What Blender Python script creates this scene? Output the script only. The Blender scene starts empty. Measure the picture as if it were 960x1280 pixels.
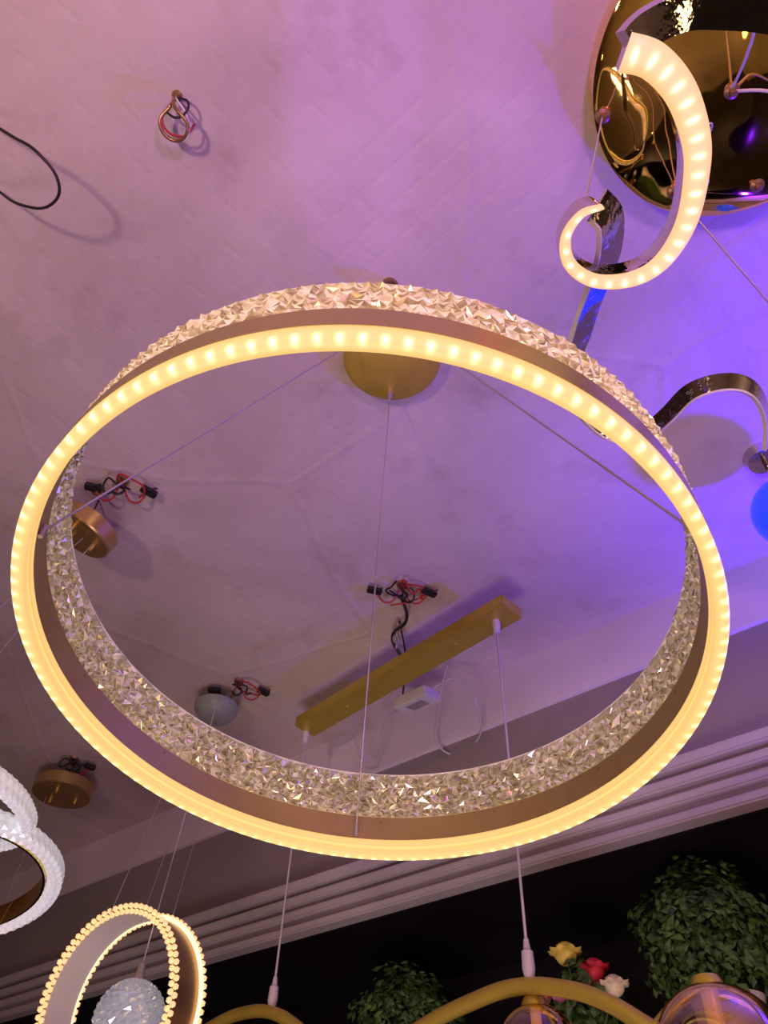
import bpy, bmesh, math, random
from mathutils import Vector, Matrix
random.seed(7)
Z0=1.6
C=bpy.context.scene.collection
bpy.context.scene.view_settings.view_transform='Standard'
def V(x,y,z): return Vector((x,y,z+Z0))

# ---------------------------------------------------------------- materials
def mat(name,col=(.5,.5,.5),rough=.5,metal=0,trans=0,emit=None,es=0,ior=1.45,noise=0,nscale=10,bump=0,bscale=40):
    m=bpy.data.materials.new(name); m.use_nodes=True
    nt=m.node_tree; b=nt.nodes['Principled BSDF']
    b.inputs['Base Color'].default_value=(*col,1); b.inputs['Roughness'].default_value=rough
    b.inputs['Metallic'].default_value=metal; b.inputs['Transmission Weight'].default_value=trans
    b.inputs['IOR'].default_value=ior
    if emit: b.inputs['Emission Color'].default_value=(*emit,1); b.inputs['Emission Strength'].default_value=es
    tc=nt.nodes.new('ShaderNodeTexCoord')
    if noise:
        n=nt.nodes.new('ShaderNodeTexNoise'); n.inputs['Scale'].default_value=nscale; n.inputs['Detail'].default_value=5
        nt.links.new(tc.outputs['Object'],n.inputs['Vector'])
        r=nt.nodes.new('ShaderNodeValToRGB')
        r.color_ramp.elements[0].position=.3; r.color_ramp.elements[1].position=.7
        r.color_ramp.elements[0].color=(*[c*(1-noise) for c in col],1)
        r.color_ramp.elements[1].color=(*[min(1,c*(1+noise)) for c in col],1)
        nt.links.new(n.outputs['Fac'],r.inputs['Fac']); nt.links.new(r.outputs['Color'],b.inputs['Base Color'])
    if bump:
        n=nt.nodes.new('ShaderNodeTexNoise'); n.inputs['Scale'].default_value=bscale; n.inputs['Detail'].default_value=4
        if bscale<10: n.inputs['Detail'].default_value=1
        nt.links.new(tc.outputs['Object'],n.inputs['Vector'])
        bp=nt.nodes.new('ShaderNodeBump'); bp.inputs['Strength'].default_value=bump; bp.inputs['Distance'].default_value=.01 if bscale>=10 else .05
        nt.links.new(n.outputs['Fac'],bp.inputs['Height']); nt.links.new(bp.outputs['Normal'],b.inputs['Normal'])
    return m

def ceiling_mat():
    m=bpy.data.materials.new('painted_ceiling'); m.use_nodes=True; nt=m.node_tree; b=nt.nodes['Principled BSDF']
    N=nt.nodes.new; L=nt.links.new
    tc=N('ShaderNodeTexCoord')
    n1=N('ShaderNodeTexNoise'); n1.inputs['Scale'].default_value=2.2; n1.inputs['Detail'].default_value=7; n1.inputs['Roughness'].default_value=.6; n1.inputs['Distortion'].default_value=.6
    L(tc.outputs['Object'],n1.inputs['Vector'])
    r=N('ShaderNodeValToRGB'); r.color_ramp.elements[0].position=.34; r.color_ramp.elements[1].position=.62
    r.color_ramp.elements[0].color=(.53,.45,.41,1); r.color_ramp.elements[1].color=(.65,.57,.53,1)
    L(n1.outputs['Fac'],r.inputs['Fac'])
    n2=N('ShaderNodeTexNoise'); n2.inputs['Scale'].default_value=5; n2.inputs['Detail'].default_value=9; n2.inputs['Roughness'].default_value=.7
    L(tc.outputs['Object'],n2.inputs['Vector'])
    r2=N('ShaderNodeValToRGB'); r2.color_ramp.elements[0].position=.28; r2.color_ramp.elements[1].position=.46
    r2.color_ramp.elements[0].color=(.66,.58,.55,1); r2.color_ramp.elements[1].color=(1,1,1,1)
    L(n2.outputs['Fac'],r2.inputs['Fac'])
    mx=N('ShaderNodeMix'); mx.data_type='RGBA'; mx.blend_type='MULTIPLY'; mx.inputs[0].default_value=.6
    L(r.outputs['Color'],mx.inputs[6]); L(r2.outputs['Color'],mx.inputs[7]); L(mx.outputs[2],b.inputs['Base Color'])
    b.inputs['Roughness'].default_value=.42
    vo=N('ShaderNodeTexVoronoi'); vo.feature='DISTANCE_TO_EDGE'; vo.inputs['Scale'].default_value=1.3
    nd=N('ShaderNodeTexNoise'); nd.inputs['Scale'].default_value=1.5
    L(tc.outputs['Object'],nd.inputs['Vector'])
    mv=N('ShaderNodeMix'); mv.data_type='VECTOR'; mv.inputs[0].default_value=.12
    L(tc.outputs['Object'],mv.inputs[4]); L(nd.outputs['Color'],mv.inputs[5]); L(mv.outputs[1],vo.inputs['Vector'])
    rr=N('ShaderNodeMapRange'); rr.inputs[1].default_value=0; rr.inputs[2].default_value=.012; rr.inputs[3].default_value=1; rr.inputs[4].default_value=0
    L(vo.outputs['Distance'],rr.inputs[0])
    br=N('ShaderNodeTexBrick'); br.inputs['Scale'].default_value=6; br.inputs['Mortar Size'].default_value=.04; br.inputs['Mortar Smooth'].default_value=1
    br.inputs['Color1'].default_value=(1,1,1,1); br.inputs['Color2'].default_value=(1,1,1,1); br.inputs['Mortar'].default_value=(0,0,0,1)
    mp=N('ShaderNodeMapping'); mp.inputs['Rotation'].default_value=(0,0,.85)
    L(mv.outputs[1],mp.inputs[0]); L(mp.outputs[0],br.inputs['Vector'])
    b1=N('ShaderNodeBump'); b1.inputs['Strength'].default_value=.22; b1.inputs['Distance'].default_value=.005; L(rr.outputs[0],b1.inputs['Height'])
    b2=N('ShaderNodeBump'); b2.inputs['Strength'].default_value=.09; b2.inputs['Distance'].default_value=.004; L(br.outputs['Color'],b2.inputs['Height'])
    b3=N('ShaderNodeBump'); b3.inputs['Strength'].default_value=.3; b3.inputs['Distance'].default_value=.010; L(n2.outputs['Fac'],b3.inputs['Height'])
    L(b1.outputs[0],b2.inputs['Normal']); L(b2.outputs[0],b3.inputs['Normal']); L(b3.outputs[0],b.inputs['Normal'])
    return m

def led_mat(name,base=(.93,.58,.16),hot=(1,.93,.52),s0=.98,s1=1.7,v0=.3,sv=.16,su=.2,line=.16,groove_shading=()):
    """frosted diffuser lit by a row of LED chips: UV.x counts chips, UV.y runs across the profile"""
    m=bpy.data.materials.new(name); m.use_nodes=True; nt=m.node_tree; b=nt.nodes['Principled BSDF']
    N=nt.nodes.new; L=nt.links.new
    def math_(op,a,bb=None):
        n=N('ShaderNodeMath'); n.operation=op
        for i,x in enumerate((a,bb)):
            if x is None: continue
            if isinstance(x,(int,float)): n.inputs[i].default_value=x
            else: L(x,n.inputs[i])
        return n.outputs[0]
    uv=N('ShaderNodeUVMap'); uv.uv_map='UVMap'; sp=N('ShaderNodeSeparateXYZ'); L(uv.outputs[0],sp.inputs[0])
    du=math_('DIVIDE',math_('SUBTRACT',math_('FRACT',sp.outputs[0]),.5),su)
    dv=math_('DIVIDE',math_('SUBTRACT',sp.outputs[1],v0),sv)
    dv2=math_('MULTIPLY',dv,dv)
    d2=math_('ADD',math_('MULTIPLY',du,du),dv2)
    g=math_('EXPONENT',math_('MULTIPLY',d2,-1.0))
    g2=math_('MULTIPLY',math_('EXPONENT',math_('MULTIPLY',dv2,-.35)),line)
    gg=math_('MAXIMUM',g,g2)
    mx=N('ShaderNodeMix'); mx.data_type='RGBA'; L(gg,mx.inputs[0]); mx.inputs[6].default_value=(*base,1); mx.inputs[7].default_value=(*hot,1)
    st=math_('ADD',math_('MULTIPLY',g,s1-s0),s0)
    for (vs,w_,amt) in groove_shading:   # groove shading painted into the emission as darker and lighter lines
        x=math_('DIVIDE',math_('SUBTRACT',sp.outputs[1],vs),w_)
        e=math_('EXPONENT',math_('MULTIPLY',math_('MULTIPLY',x,x),-1.0))
        st=math_('ADD',st,math_('MULTIPLY',e,amt))
    b.inputs['Base Color'].default_value=(.30,.25,.16,1); b.inputs['Roughness'].default_value=.4
    b.inputs['Specular IOR Level'].default_value=.2
    L(mx.outputs[2],b.inputs['Emission Color']); L(st,b.inputs['Emission Strength'])
    return m

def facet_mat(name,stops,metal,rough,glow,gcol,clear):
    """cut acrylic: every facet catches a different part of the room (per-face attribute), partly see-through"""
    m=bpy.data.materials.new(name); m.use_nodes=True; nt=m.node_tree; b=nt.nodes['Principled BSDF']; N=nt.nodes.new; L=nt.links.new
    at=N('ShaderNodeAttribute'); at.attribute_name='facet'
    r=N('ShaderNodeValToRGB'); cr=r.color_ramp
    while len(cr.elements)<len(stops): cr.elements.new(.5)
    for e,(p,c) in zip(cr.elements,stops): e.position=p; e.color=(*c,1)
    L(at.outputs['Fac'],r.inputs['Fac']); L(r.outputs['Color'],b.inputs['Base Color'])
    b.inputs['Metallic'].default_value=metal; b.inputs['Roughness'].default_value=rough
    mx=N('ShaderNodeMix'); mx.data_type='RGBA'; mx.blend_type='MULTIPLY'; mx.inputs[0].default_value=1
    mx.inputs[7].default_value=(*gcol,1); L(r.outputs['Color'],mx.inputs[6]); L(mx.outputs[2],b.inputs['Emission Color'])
    b.inputs['Emission Strength'].default_value=glow  # self-glow put in for LED light carried by the acrylic
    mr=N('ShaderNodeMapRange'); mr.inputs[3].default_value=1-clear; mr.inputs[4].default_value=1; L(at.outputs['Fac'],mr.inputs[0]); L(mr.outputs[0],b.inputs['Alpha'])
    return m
def glass(name,tint,refl=.25,rough=.03):
    m=bpy.data.materials.new(name); m.use_nodes=True; nt=m.node_tree; nt.nodes.clear(); N=nt.nodes.new; L=nt.links.new
    o=N('ShaderNodeOutputMaterial'); t=N('ShaderNodeBsdfTransparent'); t.inputs[0].default_value=(*tint,1)
    g=N('ShaderNodeBsdfGlossy'); g.inputs['Color'].default_value=(1,.85,.75,1); g.inputs['Roughness'].default_value=rough
    lw=N('ShaderNodeLayerWeight'); lw.inputs[0].default_value=refl
    mx=N('ShaderNodeMixShader'); L(lw.outputs['Facing'],mx.inputs[0]); L(t.outputs[0],mx.inputs[1]); L(g.outputs[0],mx.inputs[2]); L(mx.outputs[0],o.inputs[0])
    return m

M_ceil=ceiling_mat()
M_wall_l=mat('lavender_plaster',(.78,.72,.80),.6,noise=.06,nscale=4)
M_wall_d=mat('mauve_plaster',(.30,.265,.28),.6,noise=.12,nscale=3)
M_wall=mat('room_plaster',(.50,.42,.34),.7,noise=.08,nscale=3)
M_trim=mat('cornice_paint',(.56,.53,.56),.5,noise=.05,nscale=8)
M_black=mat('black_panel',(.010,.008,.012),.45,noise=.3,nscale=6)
M_floor=mat('floor_tile',(.42,.36,.27),.3,noise=.1,nscale=4)
M_bronze=mat('satin_bronze',(.46,.36,.13),.34,.7,noise=.06,nscale=30)
M_gold=mat('brushed_gold',(.60,.47,.07),.38,.5,noise=.05,nscale=40)
M_goldpol=mat('polished_gold',(1,.70,.20),.05,1,noise=.08,nscale=3,bump=.9,bscale=5.5)
M_brown=mat('brown_metal',(.36,.22,.11),.32,.7,noise=.1,nscale=20)
M_brass=mat('satin_brass',(.55,.37,.14),.30,.75,noise=.1,nscale=20)
M_chrome=mat('chrome',(.62,.58,.58),.06,1,bump=.2,bscale=30)
M_steel=mat('steel_cable',(.50,.45,.45),.35,.6)
M_cord=mat('clear_cord',(.55,.50,.52),.25)
M_white=mat('white_plastic',(.70,.68,.66),.4,bump=.05,bscale=60)
M_dome=mat('frosted_dome',(.27,.30,.26),.35,noise=.05)
M_blackp=mat('black_wire',(.02,.018,.02),.4)
M_redp=mat('red_wire',(.40,.03,.025),.4)
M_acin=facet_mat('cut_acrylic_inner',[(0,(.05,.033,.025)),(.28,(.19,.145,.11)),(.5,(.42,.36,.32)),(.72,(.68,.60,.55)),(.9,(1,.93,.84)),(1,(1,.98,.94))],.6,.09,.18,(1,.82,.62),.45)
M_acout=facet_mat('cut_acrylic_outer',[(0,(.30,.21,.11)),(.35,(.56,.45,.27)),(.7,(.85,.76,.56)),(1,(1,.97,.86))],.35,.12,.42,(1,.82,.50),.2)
M_core=mat('led_strip_core',(1,.8,.5),.5,emit=(1,.72,.36),es=1.8)
M_led=led_mat('led_diffuser',sv=.30,su=.21,v0=.16,groove_shading=((-.95,.22,-.14),(.85,.07,-.12),(1.17,.05,-.20),(1.54,.05,-.20),(1.36,.12,.24),(.45,.12,.10)))
M_led2=led_mat('led_diffuser_spiral',base=(.94,.50,.19),hot=(1,.92,.62),s0=1.0,s1=1.7,v0=.5,sv=.19,su=.21,line=.30)
M_blue=mat('blue_lamp',(.0,.0,.3),.3,emit=(.015,.03,1),es=1.9)
M_leaf=mat('leaf_green',(.05,.115,.02),.5,noise=.6,nscale=30)
M_smoke=glass('amber_glass',(.80,.60,.45),.40)
M_bulb=mat('warm_bulb',(.6,.4,.2),.3,.3,emit=(1,.50,.15),es=.3)
M_warm=mat('reflection_glow',(.9,.8,.6),.3,0,emit=(1,.62,.25),es=8)  # glow of the globes added for warm reflections
M_cball=mat('cut_glass',(.62,.70,.80),.06,.45,0,emit=(.8,.88,1),es=.12)
M_wcry=mat('white_crystal',(.80,.84,.88),.12,.1,0,emit=(.85,.95,1),es=.24)
M_bead=mat('lit_bead',(.9,.7,.45),.2,0,0,emit=(1,.60,.23),es=.80)

# ---------------------------------------------------------------- mesh helpers
def obj(name,bm,mats,smooth=True,parent=None):
    me=bpy.data.meshes.new(name); bm.to_mesh(me); bm.free()
    for m in (mats if isinstance(mats,(list,tuple)) else [mats]): me.materials.append(m)
    o=bpy.data.objects.new(name,me); C.objects.link(o)
    if smooth:
        for p in me.polygons: p.use_smooth=True
    if parent: o.parent=parent
    return o
def empty(name,loc=(0,0,0)):
    e=bpy.data.objects.new(name,None); e.empty_display_size=.05; C.objects.link(e); return e
def box(name,c,s,m,rot=None,parent=None,bev=.002):
    bm=bmesh.new(); bmesh.ops.create_cube(bm,size=1)
    bmesh.ops.scale(bm,vec=s,verts=bm.verts)
    if bev: bmesh.ops.bevel(bm,geom=bm.edges[:],offset=bev,segments=2,affect='EDGES')
    R=rot if rot is not None else Matrix.Identity(3)
    bmesh.ops.transform(bm,matrix=Matrix.Translation(c)@R.to_4x4(),verts=bm.verts)
    return obj(name,bm,m,False,parent)
def lathe(name,prof,c,m,axis=Vector((0,0,1)),seg=64,parent=None,closed=False,smooth=True):
    bm=bmesh.new(); q=Vector((0,0,1)).rotation_difference(axis.normalized()).to_matrix()
    rings=[]
    for r,h in prof:
        rings.append([bm.verts.new(Vector(c)+q@Vector((r*math.cos(2*math.pi*i/seg),r*math.sin(2*math.pi*i/seg),h))) for i in range(seg)])
    pairs=list(zip(rings,rings[1:]))
    if closed: pairs.append((rings[-1],rings[0]))
    for a,b in pairs:
        for i in range(seg):
            j=(i+1)%seg; bm.faces.new((a[i],a[j],b[j],b[i]))
    bmesh.ops.remove_doubles(bm,verts=bm.verts,dist=1e-6)
    bmesh.ops.recalc_face_normals(bm,faces=bm.faces)
    o=obj(name,bm,m,smooth,parent)
    if smooth:
        try: o.data.set_sharp_from_angle(angle=math.radians(40))
        except Exception: pass
    return o
def tube(name,pts,r,m,parent=None,smooth=True,res=6,cyc=False,kind='NURBS'):
    cu=bpy.data.curves.new(name,'CURVE'); cu.dimensions='3D'; cu.bevel_depth=r; cu.bevel_resolution=3; cu.resolution_u=res; cu.use_fill_caps=True
    if kind=='POLY' or len(pts)<3:
        s=cu.splines.new('POLY'); s.points.add(len(pts)-1)
        for p,q in zip(s.points,pts): p.co=(*q,1)
    else:
        s=cu.splines.new('BEZIER'); s.bezier_points.add(len(pts)-1)
        for p,q in zip(s.bezier_points,pts): p.co=q; p.handle_left_type=p.handle_right_type='AUTO'
    s.use_cyclic_u=cyc
    cu.materials.append(m)
    o=bpy.data.objects.new(name,cu); C.objects.link(o)
    if parent: o.parent=parent
    return o
def catmull(pts,n=12):
    out=[]; P=[pts[0]]+list(pts)+[pts[-1]]
    for i in range(1,len(P)-2):
        a,b,c,d=P[i-1],P[i],P[i+1],P[i+2]
        for k in range(n):
            t=k/n
            out.append(.5*((2*b)+(c-a)*t+(2*a-5*b+4*c-d)*t*t+(3*b-a-3*c+d)*t**3))
    out.append(P[-2]); return out
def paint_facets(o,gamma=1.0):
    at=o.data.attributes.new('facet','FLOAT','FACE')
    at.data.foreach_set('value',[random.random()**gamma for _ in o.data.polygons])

# ---------------------------------------------------------------- camera
cam=bpy.data.cameras.new('camera'); co=bpy.data.objects.new('camera',cam); C.objects.link(co)
r_=Vector((.99865,-.03859,.03478)); u_=Vector((-.05195,-.7418,.6686)); f_=Vector((0,.66951,.74281))
Mx=Matrix(((r_.x,u_.x,-f_.x,0),(r_.y,u_.y,-f_.y,0),(r_.z,u_.z,-f_.z,Z0),(0,0,0,1)))
co.matrix_world=Mx
cam.sensor_fit='VERTICAL'; cam.sensor_height=36; cam.sensor_width=27; cam.lens=961/1280*36; cam.clip_start=.02
bpy.context.scene.camera=co

# ---------------------------------------------------------------- room (aligned with the shop wall)
A0=Vector((.832,1.147,0)); T=Vector((-.752,.659,0)).normalized(); Nn=Vector((.659,.752,0)).normalized()
def W(s,o,z): return A0+T*s+Nn*o+Vector((0,0,z+Z0))
Rw=Matrix((T,Nn,Vector((0,0,1)))).transposed()
def wbox(name,s0,s1,o0,o1,z0,z1,m,parent=None,bev=0):
    c=W((s0+s1)/2,(o0+o1)/2,(z0+z1)/2)
    return box(name,c,((s1-s0),(o1-o0),(z1-z0)),m,Rw,parent,bev)
wbox('ceiling',-2.6,5.1,-4.1,.6,1.2,1.3,M_ceil)
wbox('floor',-2.6,5.1,-4.1,.6,-1.7,-1.6,M_floor)
wf=empty('wall_front')
wbox('frieze',-2.6,5.1,0,.6,1.05,1.2,M_wall_l,wf)
wbox('upper_panel',-2.6,5.1,.012,.6,.80,1.05,M_wall_d,wf)
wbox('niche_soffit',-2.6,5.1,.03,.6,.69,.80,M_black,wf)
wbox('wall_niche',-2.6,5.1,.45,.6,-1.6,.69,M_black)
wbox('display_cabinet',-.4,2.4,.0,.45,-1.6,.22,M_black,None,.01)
for i,(z0,z1,o) in enumerate([(.787,.812,-.026),(.755,.776,-.021),(.724,.744,-.016),(.692,.712,-.011)]):
    wbox('trim_%d'%(i+1),-2.6,5.1,o,.03,z0,z1,M_trim,None,.004)
wbox('trim_5',-2.6,5.1,-.004,.028,.694,.80,M_wall_d)
wbox('wall_back',-2.6,5.1,-4.2,-4.1,-1.6,1.2,M_wall)
wbox('wall_right',-2.7,-2.6,-4.1,.6,-1.6,1.2,M_wall)
wbox('wall_left',5.1,5.2,-4.1,.6,-1.6,1.2,M_wall)

# ---------------------------------------------------------------- main ring chandelier
ring=empty('led_ring_chandelier')
Rr=.3752; cc=V(-.016,.676,.5); nrm=Vector((.0467,.1148,1)).normalized()
q=Vector((0,0,1)).rotation_difference(nrm).to_matrix()
def RP(ang,rho,h): return cc+q@Vector((rho*math.cos(ang),rho*math.sin(ang),h))
def band(name,prof,m,closed=True,seg=384,nchips=128,uvv=None):
    bm=bmesh.new(); uvl=bm.loops.layers.uv.new('UVMap'); n=len(prof)
    rings=[[bm.verts.new(RP(2*math.pi*i/seg,Rr+dr,h)) for i in range(seg)] for dr,h in prof]
    for k in range(n if closed else n-1):
        a=rings[k]; b=rings[(k+1)%n]; va=uvv[k] if uvv else 0; vb=uvv[(k+1)%n] if uvv else 0
        for i in range(seg):
            j=(i+1)%seg; f=bm.faces.new((a[i],a[j],b[j],b[i]))
            us=(i,i+1,i+1,i); vs=(va,va,vb,vb)
            for l,uu,vv in zip(f.loops,us,vs): l[uvl].uv=(uu*nchips/seg,vv)
    bmesh.ops.recalc_face_normals(bm,faces=bm.faces)
    return obj(name,bm,m,True,ring)
prof=[(0,.022),(0,.005),(-.0015,.0015),(-.005,0),(-.010,0),(-.0145,.0012),(-.0155,.004),(-.0155,.008),(-.0140,.0090),(-.0140,.0145),(-.0155,.0155),(-.0155,.0225),(-.003,.0225)]
vl=[0]
for a,b in zip(prof,prof[1:]): vl.append(vl[-1]+math.dist(a,b))
cen=vl[3]
vv=[ (x-cen)/.02+.3 for x in vl]
band('diffuser',prof,M_led,True,512,128,vv)
bz=band('bronze_band',[(.0005,.021),(.0005,.057),(-.002,.058),(-.013,.058),(-.0145,.057),(-.0145,.0225),(-.010,.0215)],M_bronze)
bz.data.set_sharp_from_angle(angle=math.radians(35))
band('led_strip',[(-.006,.0585),(-.006,.0605),(-.010,.0605),(-.010,.0585)],M_core)
def crystal(name,rho_out,rho_in,h0,h1,cols,rows,amp):
    for side,(rho,sg,m) in enumerate(((rho_out,1,M_acout),(rho_in,-1,M_acin))):
        bm=bmesh.new(); g=[]
        for r in range(rows+1):
            row=[]
            for c in range(cols):
                jx=random.uniform(-.27,.27); jh=random.uniform(-.27,.27) if 0<r<rows else 0
                a=2*math.pi*(c+jx+(.5 if r%2 else 0))/cols; h=h0+(h1-h0)*(r+jh)/rows
                row.append(bm.verts.new(RP(a,rho+sg*random.choice((0,0,amp*.3)),h)))
            g.append(row)
        for r in range(rows):
            for c in range(cols):
                c2=(c+1)%cols
                quad=[g[r][c],g[r][c2],g[r+1][c2],g[r+1][c]]
                P=sum((v.co for v in quad),Vector())/4
                ax=(P-cc); hl=ax.dot(nrm); rad=(ax-nrm*hl).normalized()
                pv=bm.verts.new(P+rad*sg*amp*random.uniform(.8,1.3)+nrm*random.uniform(-.0015,.0015))
                for k in range(4):
                    a,b=quad[k],quad[(k+1)%4]
                    mid=bm.verts.new((a.co+b.co)/2*.80+P*.20+rad*sg*amp*random.uniform(-.2,.25))
                    for tri in ((a,mid,pv),(mid,b,pv),(a,b,mid)):
                        bm.faces.new(tri if sg>0 else tri[::-1])
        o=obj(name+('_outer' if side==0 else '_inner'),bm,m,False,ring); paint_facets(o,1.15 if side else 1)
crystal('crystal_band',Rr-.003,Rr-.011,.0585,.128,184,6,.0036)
band('crystal_rim',[(-.002,.1275),(-.002,.1290),(-.012,.1290),(-.012,.1275)],mat('acrylic_rim',(.75,.68,.60),.1,.1,emit=(1,.80,.6),es=.2))
lathe('canopy',[(0,-.028),(.078,-.028),(.085,-.024),(.086,0),(0,0)],V(0,.70,1.2),M_gold,parent=ring,seg=96)
outs=[V(0,.768,1.172),V(-.062,.665,1.172),V(.062,.665,1.172)]
ats=[RP(math.radians(90),Rr-.017,.034),RP(math.radians(200),Rr-.017,.034),RP(math.radians(327),Rr-.017,.034)]
for i,(a,b) in enumerate(zip(outs,ats)):
    lathe('gland_%d'%i,[(0,-.012),(.005,-.012),(.006,0),(0,0)],a,M_steel,parent=ring,seg=16)
    tube('cable_%d'%i,[a,b],.0013,M_steel,ring)
    lathe('cable_end_%d'%i,[(0,-.008),(.003,-.008),(.003,.008),(0,.008)],b,M_steel,parent=ring,seg=12)
for k in range(14):
    a=2*math.pi*(k+.3)/14; p=RP(a,Rr-.0145,.05)
    d=(cc-p); d.z=0
    lathe('screw_%d'%k,[(0,0),(.0013,0),(.0013,.001),(0,.0012)],p,M_brown,axis=d.normalized(),parent=ring,seg=10)

# ---------------------------------------------------------------- ceiling hooks with wires
def squiggle(name,c,r,n,m,parent,rad=.002,droop=.03):
    a=random.uniform(0,6.28); pts=[c]
    for k in range(n):
        a+=random.uniform(.5,1.3); rr=r*random.uniform(.45,1)
        pts.append(c+Vector((rr*math.cos(a),rr*math.sin(a)*.7,random.uniform(-droop,0))))
    return tube(name,pts,rad,m,parent)
def hook(loc,spread=.05,red=2,black=3,white=0,name='ceiling_hook_with_wires',blocks=2,rad=.0022):
    e=empty(name)
    lathe('plate',[(0,-.006),(.012,-.006),(.014,0),(0,0)],loc,M_brown,parent=e,seg=20)
    tube('hook',[loc,loc+Vector((0,0,-.02)),loc+Vector((.012,0,-.032)),loc+Vector((.0,0,-.045)),loc+Vector((-.012,0,-.034))],.0028,M_blackp,e)
    for i in range(red): squiggle('red_wire_%d'%i,loc+Vector((0,0,-.012)),spread,4,M_redp,e,rad)
    for i in range(black): squiggle('black_wire_%d'%i,loc+Vector((0,0,-.012)),spread*.8,4,M_blackp,e,rad)
    for i in range(white): squiggle('white_wire_%d'%i,loc+Vector((0,0,-.012)),spread,4,M_white,e,rad)
    for i in range(blocks):
        a=(0.15,2.9,1.6)[i]+random.uniform(-.2,.2); p=loc+Vector((spread*math.cos(a)*1.05,spread*math.sin(a),-.018))
        tube('block_lead_%d'%i,[loc+Vector((0,0,-.01)),(loc+p)/2+Vector((0,.025,-.025)),p],rad,M_redp,e)
        box('connector_%d'%i,p,(.034,.016,.013),M_blackp,Matrix.Rotation(a+.4,3,'Z'),e,.002)
        tube('block_wire_%d'%i,[p,p+Vector((.01,-.015,-.01)),p+Vector((.018,-.01,0))],rad*.8,M_blackp,e)
    return e
h0=empty('ceiling_hook_with_wires')
L0=V(-.325,.305,1.2)
lathe('plate',[(0,-.003),(.006,-.003),(.008,0),(0,0)],L0,M_brown,parent=h0,seg=20)
tube('hook',[L0,L0+Vector((0,.005,-.025)),L0+Vector((.02,.03,-.04)),L0+Vector((-.002,.05,-.035)),L0+Vector((-.022,.03,-.03)),L0+Vector((-.006,.008,-.02))],.0026,M_brown,h0,cyc=False)
tube('red_wire',[L0+Vector((0,0,-.01)),L0+Vector((-.018,.03,-.03)),L0+Vector((.01,.045,-.03)),L0+Vector((.026,.030,-.02))],.0018,M_redp,h0)
tube('white_wire',[L0+Vector((0,0,-.01)),L0+Vector((.018,.02,-.03)),L0+Vector((.016,.045,-.04)),L0+Vector((-.015,.048,-.02))],.0016,M_white,h0)
tube('black_wire',[L0+Vector((.0,0,-.005)),L0+Vector((.02,.005,-.02)),L0+Vector((.006,.02,-.03)),L0+Vector((-.016,.015,-.02))],.0018,M_blackp,h0)
hook(V(-.01,.575,1.2),.022,1,2,0,blocks=0)
hook(V(-.54,1.03,1.2),.055,1,1,0)
hook(V(.05,1.30,1.2),.06,2,2,0,blocks=2)
hook(V(-.90,2.15,1.2),.05,0,3,0,rad=.003,blocks=1)
hook(V(-.36,1.71,1.2),.065,1,1,0,blocks=2)
tube('black_wire_loop',[V(-.60,.34,1.17),V(-.545,.35,1.13),V(-.50,.362,1.1),V(-.478,.395,1.09),V(-.50,.43,1.1),V(-.56,.445,1.13),V(-.62,.44,1.18)],.0022,M_blackp)

# ---------------------------------------------------------------- polished gold disc + spiral chandelier
sp=empty('spiral_led_chandelier')
dc=V(.442,.228,1.2)
lathe('mirror_canopy',[(0,-.056),(.08,-.055),(.14,-.052),(.185,-.046),(.193,-.040),(.193,0),(0,0)],dc,M_goldpol,parent=sp,seg=128)
bos=[V(.27,.29,1.153),V(.395,.385,1.153),V(.43,.25,1.145),V(.51,.37,1.153)]
for i,b in enumerate(bos):
    lathe('boss_%d'%i,[(0,-.016),(.004,-.016),(.005,-.006),(.010,-.004),(.010,.004),(0,.004)],b,M_brown,parent=sp,seg=20)
def S7(x,y,z): return V(x*z/.7,y*z/.7,z)
led_path=[S7(.171,.130,.715),S7(.195,.135,.712),S7(.223,.156,.708),S7(.246,.190,.704),S7(.256,.222,.70),S7(.259,.262,.70),S7(.248,.297,.70),S7(.225,.316,.70),S7(.19,.32,.70),S7(.163,.305,.70),S7(.154,.28,.70),S7(.163,.258,.703),S7(.180,.250,.708)]
def sweep(name,path,secf,m,parent,uvpitch=.0165,closed=True):
    P=catmull(path,12); bm=bmesh.new(); uvl=bm.loops.layers.uv.new('UVMap')
    rows=[];S=[0]
    for i,p in enumerate(P):
        t=(P[min(i+1,len(P)-1)]-P[max(i-1,0)]).normalized(); side=t.cross(Vector((0,0,1))).normalized(); upv=side.cross(t).normalized()
        if i: S.append(S[-1]+(P[i]-P[i-1]).length)
        rows.append([bm.verts.new(p+side*a+upv*b) for a,b in secf(i/(len(P)-1))])
    n=len(rows[0])
    for i in range(len(rows)-1):
        for k in range(n if closed else n-1):
            k2=(k+1)%n
            f=bm.faces.new((rows[i][k],rows[i+1][k],rows[i+1][k2],rows[i][k2]))
            for l,(uu,vv_) in zip(f.loops,((S[i],k),(S[i+1],k),(S[i+1],k+1),(S[i],k+1))): l[uvl].uv=(uu/uvpitch,vv_/(n-1))
    if closed:
        bm.faces.new(rows[0]); bm.faces.new(rows[-1][::-1])
    bmesh.ops.recalc_face_normals(bm,faces=bm.faces)
    o=obj(name,bm,m,True,parent); o.data.set_sharp_from_angle(angle=math.radians(50)); return o
def wd(t): return .0125*(1-t)**.85+.0022
sweep('spiral_diffuser',led_path,lambda t:[(-wd(t),0),(-wd(t)*.75,-.004),(-wd(t)*.3,-.006),(wd(t)*.3,-.006),(wd(t)*.75,-.004),(wd(t),0)],M_led2,sp,.0150)
sweep('spiral_profile',led_path,lambda t:[(-wd(t),.0002),(wd(t),.0002),(wd(t)*1.02,.022),(wd(t)*.9,.024),(-wd(t)*.9,.024),(-wd(t)*1.02,.022)],M_chrome,sp)
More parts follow.
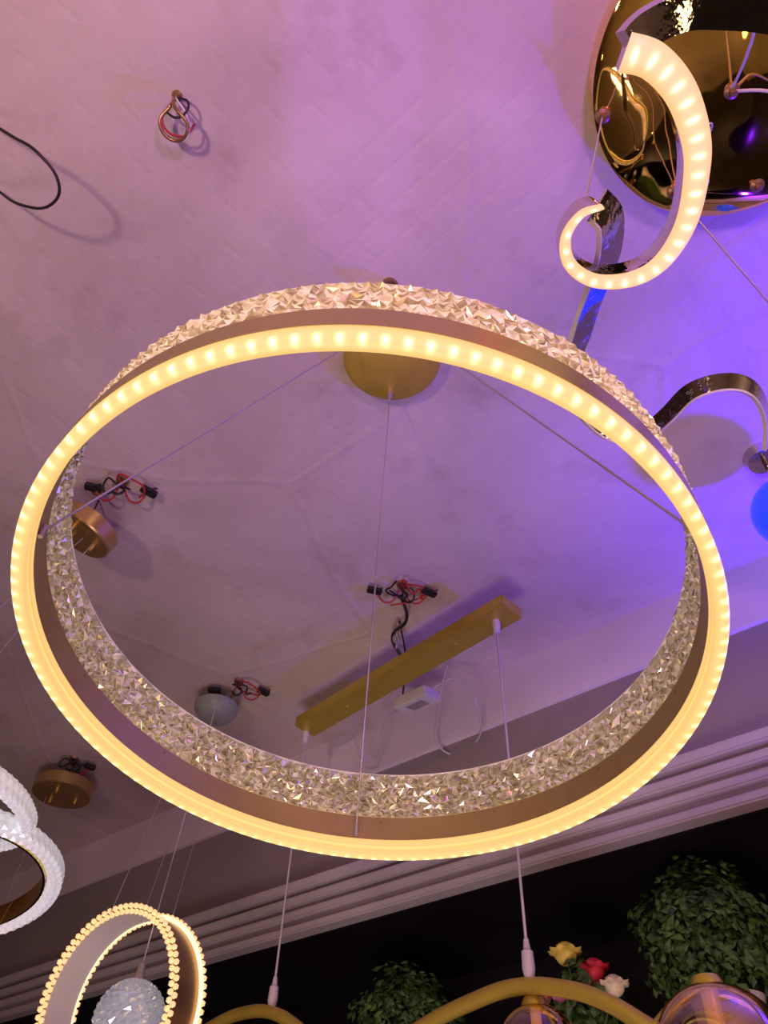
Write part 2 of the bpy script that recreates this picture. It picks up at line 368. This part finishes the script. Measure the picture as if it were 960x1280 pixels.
chr1=[S7(.176,.249,.722),S7(.190,.262,.728),S7(.196,.29,.74),S7(.194,.32,.755),S7(.190,.35,.775),S7(.188,.38,.79),S7(.186,.41,.80),S7(.20,.45,.80),S7(.24,.49,.79),S7(.28,.495,.77),S7(.30,.47,.76),S7(.318,.437,.75),S7(.35,.423,.745),S7(.38,.43,.74),S7(.405,.46,.74),S7(.42,.50,.74)]
def rw(t): return .0145 if t<.4 else max(.0065,.0145-(t-.4)*.035)
sweep('chrome_ribbon',chr1,lambda t:[(-rw(t),-.008),(-rw(t)+.002,-.010),(rw(t),.008),(rw(t)-.002,.010)],M_chrome,sp)
sweep('ribbon_led',chr1,lambda t:[(-rw(t)-.0005,-.0085),(-rw(t)+.003,-.0125),(-rw(t)+.0045,-.0105),(-rw(t)+.001,-.0065)],M_white,sp)
chr2=[S7(.173,.126,.725),S7(.185,.112,.735),S7(.21,.10,.75),S7(.24,.098,.77),S7(.28,.10,.79),S7(.34,.11,.80)]
sweep('chrome_arm',chr2,lambda t:[(-.014,-.007),(.014,-.007),(.014,.007),(-.014,.007)],M_chrome,sp)
tube('wire_0',[bos[0],S7(.165,.262,.73)],.0011,M_cord,sp)
tube('wire_1',[bos[2],V(.47,.24,1.1),V(.56,.27,1.05),V(.68,.28,1.05)],.0022,M_white,sp)
tube('wire_2',[bos[1],S7(.255,.24,.73)],.0010,M_cord,sp)
tube('wire_3',[bos[1],V(.75,.66,.85)],.0014,M_steel,sp)
tube('wire_4',[bos[1],V(.39,.33,1.02),V(.345,.28,.95),V(.30,.21,.82),V(.262,.19,.74)],.0010,M_white,sp)
tube('wire_5',[bos[2],V(.40,.19,1.05),V(.36,.12,.95)],.0018,M_white,sp)

bl=empty('blue_globe_lamp')
lathe('globe',[(0.0,-.066)]+[(.066*math.cos(a),.066*math.sin(a)) for a in [math.radians(-80+10*k) for k in range(17)]]+[(0,.066)],V(.722,.885,1.04),M_blue,parent=bl,seg=32)
tube('stem',[V(.722,.885,1.09),V(.722,.885,1.2)],.005,M_chrome,bl)
lathe('cap',[(0,-.02),(.03,-.018),(.035,0),(0,0)],V(.722,.885,1.2),M_chrome,parent=bl,seg=24)

# ---------------------------------------------------------------- small canopies
def small_canopy(name,c,r,h,ax,mm,cords):
    e=empty(name)
    lathe('cup',[(0,0),(r*.96,0),(r,.003),(r,h),(r*.94,h),(r*.94,.004),(0,.004)],c,mm,axis=ax,parent=e,seg=48)
    qq=Vector((0,0,1)).rotation_difference(ax.normalized()).to_matrix()
    for i in range(3):
        a=i*2.1+.5
        lathe('gland_%d'%i,[(0,-.014),(.004,-.014),(.005,0),(0,0)],c+qq@Vector((r*.5*math.cos(a),r*.5*math.sin(a),0)),M_gold,axis=ax,parent=e,seg=14)
    for i,(b,tt) in enumerate(cords): tube('cord_%d'%i,[b,tt],.0011,M_steel,e)
    tube('hanger',[c+ax.normalized()*h*.5,Vector((c.x+.01,c.y-.01,1.2+Z0))],.0018,M_blackp,e)
    return e
small_canopy('pendant_canopy',V(-.612,1.10,1.10),.066,.034,Vector((.36,-.10,.9)),M_brass,[(V(-.60,1.095,1.09),V(-.76,1.0,.55)),(V(-.585,1.11,1.09),V(-.80,1.2,.55))])
small_canopy('pendant_canopy',V(-.93,2.23,1.12),.088,.035,Vector((0,0,1)),M_brass,[(V(-.96,2.2,1.1),V(-.96,2.2,.45))])

# dome canopy carrying the oval crystal pendant
pe=empty('beaded_ring_pendant')
lathe('dome',[(0,-.040),(.028,-.039),(.043,-.032),(.055,-.016),(.059,0),(0,0)],V(-.415,1.76,1.150),M_dome,parent=pe,seg=48)
tube('dome_hanger',[V(-.415,1.76,1.15),V(-.415,1.75,1.2)],.004,M_blackp,pe)
pc=V(-.428,1.60,.415); pax=Vector((.50,.86,.10)).normalized()
qp=Vector((0,0,1)).rotation_difference(pax).to_matrix()
e1=qp@Vector((1,0,0)); e2=pax.cross(e1)
R1=.150; hw=.034
lathe('hoop',[(R1-.003,-hw),(R1,-hw),(R1,hw),(R1-.003,hw)],pc,M_brown,axis=pax,parent=pe,closed=True,seg=96)
lathe('hoop_liner',[(R1-.0045,-hw),(R1-.0032,-hw),(R1-.0032,hw),(R1-.0045,hw)],pc,M_white,axis=pax,parent=pe,closed=True,seg=96)
bm=bmesh.new()
for off in (-hw-.004,hw+.004):
    for dr in (.007,-.003):
        n=76
        for i in range(n):
            a=2*math.pi*(i+(.5 if dr<0 else 0))/n
            p=pc+e1*math.cos(a)*(R1+dr)+e2*math.sin(a)*(R1+dr)+pax*off
            bmesh.ops.create_icosphere(bm,subdivisions=1,radius=.0056,matrix=Matrix.Translation(p))
obj('beads',bm,M_bead,False,pe)
lathe('bead_lights',[(R1-.006,hw+.001),(R1+.008,hw+.001),(R1+.008,hw-.001),(R1-.006,hw-.001)],pc,M_core,axis=pax,parent=pe,closed=True,seg=96)
for i,(dx,dy) in enumerate(((-.05,-.04),(.0,.0),(.05,.03))):
    tube('cord_%d'%i,[V(-.415+dx*.7,1.76+dy*.8,1.118),V(-.428+dx,1.60+dy,.415+.143)],.0011,M_steel,pe)

gb=empty('cut_glass_ball_pendant')
bm=bmesh.new(); bmesh.ops.create_uvsphere(bm,u_segments=26,v_segments=18,radius=.062)
for v in bm.verts:
    a=v.co.z*14; x,y=v.co.x,v.co.y; v.co.x=x*math.cos(a)-y*math.sin(a); v.co.y=x*math.sin(a)+y*math.cos(a)
for f in bmesh.ops.poke(bm,faces=bm.faces[:],offset=.004)['faces']: pass
bmesh.ops.translate(bm,vec=V(-.41,1.62,.40),verts=bm.verts)
obj('ball',bm,M_cball,False,gb)
lathe('cap',[(0,.03),(.006,.028),(.009,0),(.011,-.004),(0,-.004)],V(-.41,1.62,.463),M_steel,parent=gb,seg=20)
tube('cord',[V(-.41,1.62,.49),V(-.405,1.71,1.13)],.0014,M_cord,gb)

cr=empty('crystal_hoop_chandelier')
def crystal_ring(name,c,R,r,ax,m):
    bm=bmesh.new(); qq=Vector((0,0,1)).rotation_difference(ax.normalized()).to_matrix(); nu,nv=150,12; g=[]
    for i in range(nu):
        row=[]
        for j in range(nv):
            a=2*math.pi*i/nu; b=2*math.pi*(j+(.5 if i%2 else 0))/nv; rr=r*(1+(.16 if (i+j)%2 else -.10))
            row.append(bm.verts.new(c+qq@Vector(((R+rr*math.cos(b))*math.cos(a),(R+rr*math.cos(b))*math.sin(a),1.4*rr*math.sin(b)))))
        g.append(row)
    for i in range(nu):
        for j in range(nv):
            bm.faces.new((g[i][j],g[(i+1)%nu][j],g[(i+1)%nu][(j+1)%nv],g[i][(j+1)%nv]))
    bmesh.ops.triangulate(bm,faces=bm.faces); bmesh.ops.recalc_face_normals(bm,faces=bm.faces)
    return obj(name,bm,m,False,cr)
crystal_ring('hoop_1',V(-.560,.925,.46),.135,.009,Vector((.10,.0,1)),M_wcry)
crystal_ring('hoop_2',V(-.568,1.060,.41),.150,.010,Vector((-.2,.1,1)),M_wcry)
lathe('gold_liner',[(.134,-.014),(.137,-.014),(.137,.014),(.134,.014)],V(-.568,1.060,.415),M_goldpol,axis=Vector((-.2,.1,1)),closed=True,parent=cr)
for i,(x,y) in enumerate(((-.60,.90),(-.68,1.02),(-.60,1.16))): tube('cord_%d'%i,[V(x,y,.43),V(-.90,.95,1.19)],.0011,M_steel,cr)
lathe('canopy',[(0,-.02),(.05,-.02),(.055,0),(0,0)],V(-.92,.95,1.2),M_gold,parent=cr,seg=32)

# ---------------------------------------------------------------- gold bar pendant with wavy arm and globes
bp=empty('wavy_arm_pendant_chandelier')
d=Vector((.67,-.742,0)).normalized(); dn=Vector((.742,.67,0)).normalized()
Rb=Matrix((d,dn,Vector((0,0,1)))).transposed()
box('bar_canopy',V(.055,1.505,1.105),(.69,.066,.030),M_gold,Rb,bp,.002)
for i,s in enumerate((-.18,.18)): lathe('bolt_%d'%i,[(0,-.006),(.005,-.005),(.006,0),(0,0)],V(.055,1.505,1.091)+d*s,M_gold,parent=bp,seg=16)
bots=[V(-.172,1.765,.49),V(.255,1.285,.418)]
for i,b in enumerate(bots):
    a=Vector((b.x,b.y,1.09+Z0))
    lathe('gland_%d'%i,[(0,-.03),(.007,-.03),(.009,-.012),(.009,0),(0,0)],a,M_white,parent=bp,seg=20)
    tube('cord_%d'%i,[a,b],.0024,M_cord,bp)
    lathe('socket_%d'%i,[(0,.034),(.004,.034),(.006,.018),(.009,.016),(.010,-.008),(.006,-.028),(0,-.03)],b,M_cord,parent=bp,seg=24)
arm=[V(-.36,1.96,.445),V(-.30,1.898,.468),V(-.235,1.83,.474),V(-.17,1.755,.458),V(-.116,1.694,.422),V(-.05,1.62,.36),V(.03,1.53,.335),V(.096,1.46,.366),V(.178,1.368,.386),V(.235,1.305,.390),V(.29,1.245,.374),V(.335,1.19,.345),V(.38,1.14,.30)]
tube('wavy_arm',arm,.0120,M_gold,bp,res=12)
def globe(i,c,r):
    lathe('globe_%d'%i,[(r*math.cos(a),r*math.sin(a)) for a in [math.radians(-88+8*k) for k in range(23)]],c,M_smoke,parent=bp,seg=48)
    lathe('lamp_%d'%i,[(0,-r*.45),(r*.16,-r*.40),(r*.28,-r*.1),(r*.26,r*.15),(r*.13,r*.45),(r*.13,r*.95),(0,r*.95)],c,M_bulb,parent=bp,seg=24)
    lathe('globe_cap_%d'%i,[(0,.010),(.016,.008),(.020,0),(.020,-.006),(0,-.006)],c+Vector((0,0,r)),M_gold,parent=bp,seg=24)
globe(0,V(.262,1.30,.308),.060); globe(1,V(.440,1.08,.256),.082)
tube('side_arm',[V(.38,1.14,.30),V(.41,1.11,.325),V(.440,1.08,.340)],.008,M_gold,bp)
for i in range(5):
    z=1.185-.016*i; c=V(.045,1.42,z)
    bm=bmesh.new(); nu,nv=20,8; g=[]
    for a in range(nu):
        t=2*math.pi*a/nu; row=[]
        for b in range(nv):
            s=2*math.pi*b/nv; rr=.008+.0022*math.cos(s); x=rr*math.cos(t); zz=rr*1.5*math.sin(t); y=.0022*math.sin(s)
            row.append(bm.verts.new(c+(Vector((x,y,zz)) if i%2 else Vector((y,x,zz)))))
        g.append(row)
    for a in range(nu):
        for b in range(nv): bm.faces.new((g[a][b],g[(a+1)%nu][b],g[(a+1)%nu][(b+1)%nv],g[a][(b+1)%nv]))
    obj('chain_link_%d'%i,bm,M_steel,True,bp)
tube('black_lead',[V(.05,1.32,1.18),V(.065,1.38,1.16),V(.035,1.43,1.15),V(.06,1.47,1.12)],.004,M_blackp,bp)
dr=empty('led_driver_box')
Rd=Matrix.Rotation(-.75,3,'Z')@Matrix.Rotation(.25,3,'X')
box('case',V(.105,1.60,1.095),(.098,.066,.028),M_white,Rd,dr,.003)
box('label',V(.105,1.60,1.095)+Rd@Vector((0,0,-.0143)),(.05,.035,.0006),M_steel,Rd,dr,0)
tube('lead_1',[V(.14,1.57,1.11),V(.20,1.54,1.12),V(.25,1.58,1.06),V(.25,1.68,1.03),V(.18,1.72,1.03),V(.16,1.62,1.09),V(.17,1.50,1.13)],.0026,M_cord,dr)
tube('lead_2',[V(.07,1.63,1.10),V(.03,1.69,1.08),V(.0,1.82,1.03),V(-.03,1.80,1.06),V(-.05,1.66,1.10)],.0026,M_cord,dr)
tube('lead_3',[V(.07,1.60,1.11),V(.07,1.5,1.15),V(.05,1.42,1.19)],.0022,M_blackp,dr)

# ---------------------------------------------------------------- plants and flowers
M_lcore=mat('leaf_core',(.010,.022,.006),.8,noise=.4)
def foliage(bm,c,R,n,ls,flat=1.0):
    for _ in range(n):
        v=Vector((random.gauss(0,1),random.gauss(0,1),random.gauss(0,1))).normalized()
        lump=1+.16*math.sin(v.x*7+1)*math.sin(v.y*6)+.12*math.sin(v.z*8)+.10*math.sin(v.x*15)*math.sin(v.z*13)
        rr=R*lump*random.uniform(.62,1.12); p=c+Vector((v.x*rr,v.y*rr,v.z*rr*flat))
        nn=(v+Vector((random.uniform(-.7,.7),random.uniform(-.7,.7),random.uniform(-.2,.9)))).normalized()
        t=nn.orthogonal().normalized(); t=Matrix.Rotation(random.uniform(0,6.28),3,nn)@t; b=nn.cross(t); l=ls*random.uniform(.7,1.3); w=l*.36
        ps=[p-t*l*.5,p-t*.1*l+b*w-nn*.12*l,p+t*l*.5-nn*.1*l,p-t*.1*l-b*w-nn*.12*l,p+nn*.10*l]
        vs=[bm.verts.new(x) for x in ps]
        for k in range(4): bm.faces.new((vs[k],vs[(k+1)%4],vs[4]))
def topiary(name,c,R,n,shelf=.222):
    e=empty(name); bm=bmesh.new(); foliage(bm,c,R,n,.020); obj('leaves',bm,M_leaf,False,e)
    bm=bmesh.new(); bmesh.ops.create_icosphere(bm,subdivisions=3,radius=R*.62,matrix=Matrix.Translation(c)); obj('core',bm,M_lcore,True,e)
    zt=c.z-R*.9; zb=shelf+Z0; h=max(.04,zt-zb)
    lathe('pot',[(0,0),(.045,0),(.06,h*.95),(.064,h),(.055,h),(.05,h*.8),(0,h*.8)],Vector((c.x,c.y,zb)),M_white,parent=e,seg=32)
    tube('stem',[Vector((c.x,c.y,zb+h*.7)),c],.006,M_brown,e)
topiary('topiary_plant',V(.640,1.50,.545),.110,2900)
topiary('topiary_plant',V(.105,1.93,.485),.103,2100)
def flowers(name,heads,base):
    e=empty(name)
    for i,(c,r,col) in enumerate(heads):
        bm=bmesh.new(); m=mat('petal_%s_%d'%(name,i),col,.6,noise=.25,nscale=60)
        for layer,(k,rr,tilt) in enumerate(((9,1.0,.35),(8,.75,.8),(6,.5,1.15),(4,.28,1.4))):
            for j in range(k):
                a=2*math.pi*(j+.4*layer)/k
                o=Vector((math.cos(a),math.sin(a),0)); sd=Vector((-math.sin(a),math.cos(a),0))
                uu=(o*math.cos(tilt)+Vector((0,0,1))*math.sin(tilt))
                p0=c; p1=c+uu*r*rr*.65+sd*r*.38*rr+o*r*.1; p2=c+uu*r*rr*1.05; p3=c+uu*r*rr*.65-sd*r*.38*rr+o*r*.1; pm=c+uu*r*rr*.6-Vector((0,0,.1*r))+o*r*.28*rr
                vs=[bm.verts.new(x) for x in (p0,p1,p2,p3,pm)]
                for s in range(4): bm.faces.new((vs[s],vs[(s+1)%4],vs[4]))
        bmesh.ops.create_uvsphere(bm,u_segments=14,v_segments=8,radius=r*.62,matrix=Matrix.Translation(c+Vector((0,0,r*.15))))
        obj('flower_%d'%i,bm,m,True,e)
        tube('stem_%d'%i,[c,(c+base)/2+Vector((0,0,.02)),base],.002,M_leaf,e)
    bm=bmesh.new(); foliage(bm,base+Vector((0,0,.15)),.06,160,.03); obj('leaves',bm,M_leaf,False,e)
    lathe('vase',[(0,0),(.035,0),(.05,.05),(.035,.11),(.04,.12),(.03,.11),(0,.1)],Vector((base.x,base.y,.222+Z0)),M_white,parent=e,seg=28)
fb=V(.43,1.66,.33)
flowers('flower_bouquet',[(V(.405,1.655,.553),.036,(.75,.62,.10)),(V(.45,1.63,.52),.033,(.60,.03,.05)),(V(.40,1.67,.48),.031,(.75,.25,.42)),(V(.475,1.60,.485),.031,(.8,.7,.45)),(V(.44,1.66,.50),.028,(.7,.45,.15)),(V(.36,1.70,.49),.026,(.6,.08,.1))],fb)

# ---------------------------------------------------------------- added warm globes, unseen (behind / beside the viewer), for gold and chrome reflections
for (x,y,z,r) in ((.75,-.45,.25,.07),(1.15,-.95,.35,.10),(.25,-1.1,.15,.08),(-.65,-1.3,.35,.09),(-1.15,.25,.0,.06),(1.35,.15,.15,.08),(.80,-.05,-.15,.08)):
    e=empty('warm_reflection_globe')
    lathe('globe',[(r*math.cos(a),r*math.sin(a)) for a in [math.radians(-90+10*k) for k in range(19)]],V(x,y,z),M_warm,parent=e,seg=32)
    lathe('cap',[(0,.03),(.012,.028),(.022,0),(.024,-.008),(0,-.008)],V(x,y,z+r),M_gold,parent=e,seg=20)
    tube('cord',[V(x,y,z+r+.02),V(x,y,1.19)],.002,M_blackp,e)
    lathe('rose',[(0,-.02),(.045,-.018),(.05,0),(0,0)],V(x,y,1.2),M_gold,parent=e,seg=24)

# ---------------------------------------------------------------- lights
def area(name,loc,target,size,col,power,spread=180):
    l=bpy.data.lights.new(name,'AREA'); l.energy=power; l.color=col; l.size=size; l.shape='DISK'; l.spread=math.radians(spread)
    o=bpy.data.objects.new(name,l); C.objects.link(o); o.location=loc
    o.rotation_euler=(Vector(target)-Vector(loc)).to_track_quat('-Z','Y').to_euler(); return o
area('pink_showroom_light',V(-.75,-.45,.15),V(-.45,.10,1.2),.12,(1,.62,.52),6,150)
area('violet_showroom_light',V(.25,-.6,.2),V(.15,.22,1.2),.15,(.70,.20,1),3.2,110)
area('mauve_showroom_light',V(-.2,.6,-.7),V(.1,1.8,.95),.6,(1,.70,.82),5.5,140)
area('blue_spot_light',V(1.05,.88,.62),V(.85,.62,1.2),.05,(.06,.004,1),13)
area('warm_floor_fill',V(.9,-1.1,1.18),V(.8,-.9,-1.6),.5,(1,.70,.38),20)  # added fill, warms the floor that the gold disc mirrors
l=bpy.data.lights.new('violet_petal_spot','SPOT'); l.energy=40; l.color=(.34,.09,1); l.spot_size=math.radians(7.6); l.spot_blend=.3; l.shadow_soft_size=.01  # added spot, draws the violet petal patch on the ceiling
o=bpy.data.objects.new('violet_petal_spot',l); C.objects.link(o); o.location=V(-.07,-1.2,.62)
o.rotation_euler=(V(-.075,.27,1.2)-o.location).to_track_quat('-Z','Y').to_euler()
w=bpy.data.worlds.new('world'); bpy.context.scene.world=w; w.use_nodes=True
w.node_tree.nodes['Background'].inputs[0].default_value=(.30,.20,.28,1); w.node_tree.nodes['Background'].inputs[1].default_value=.25
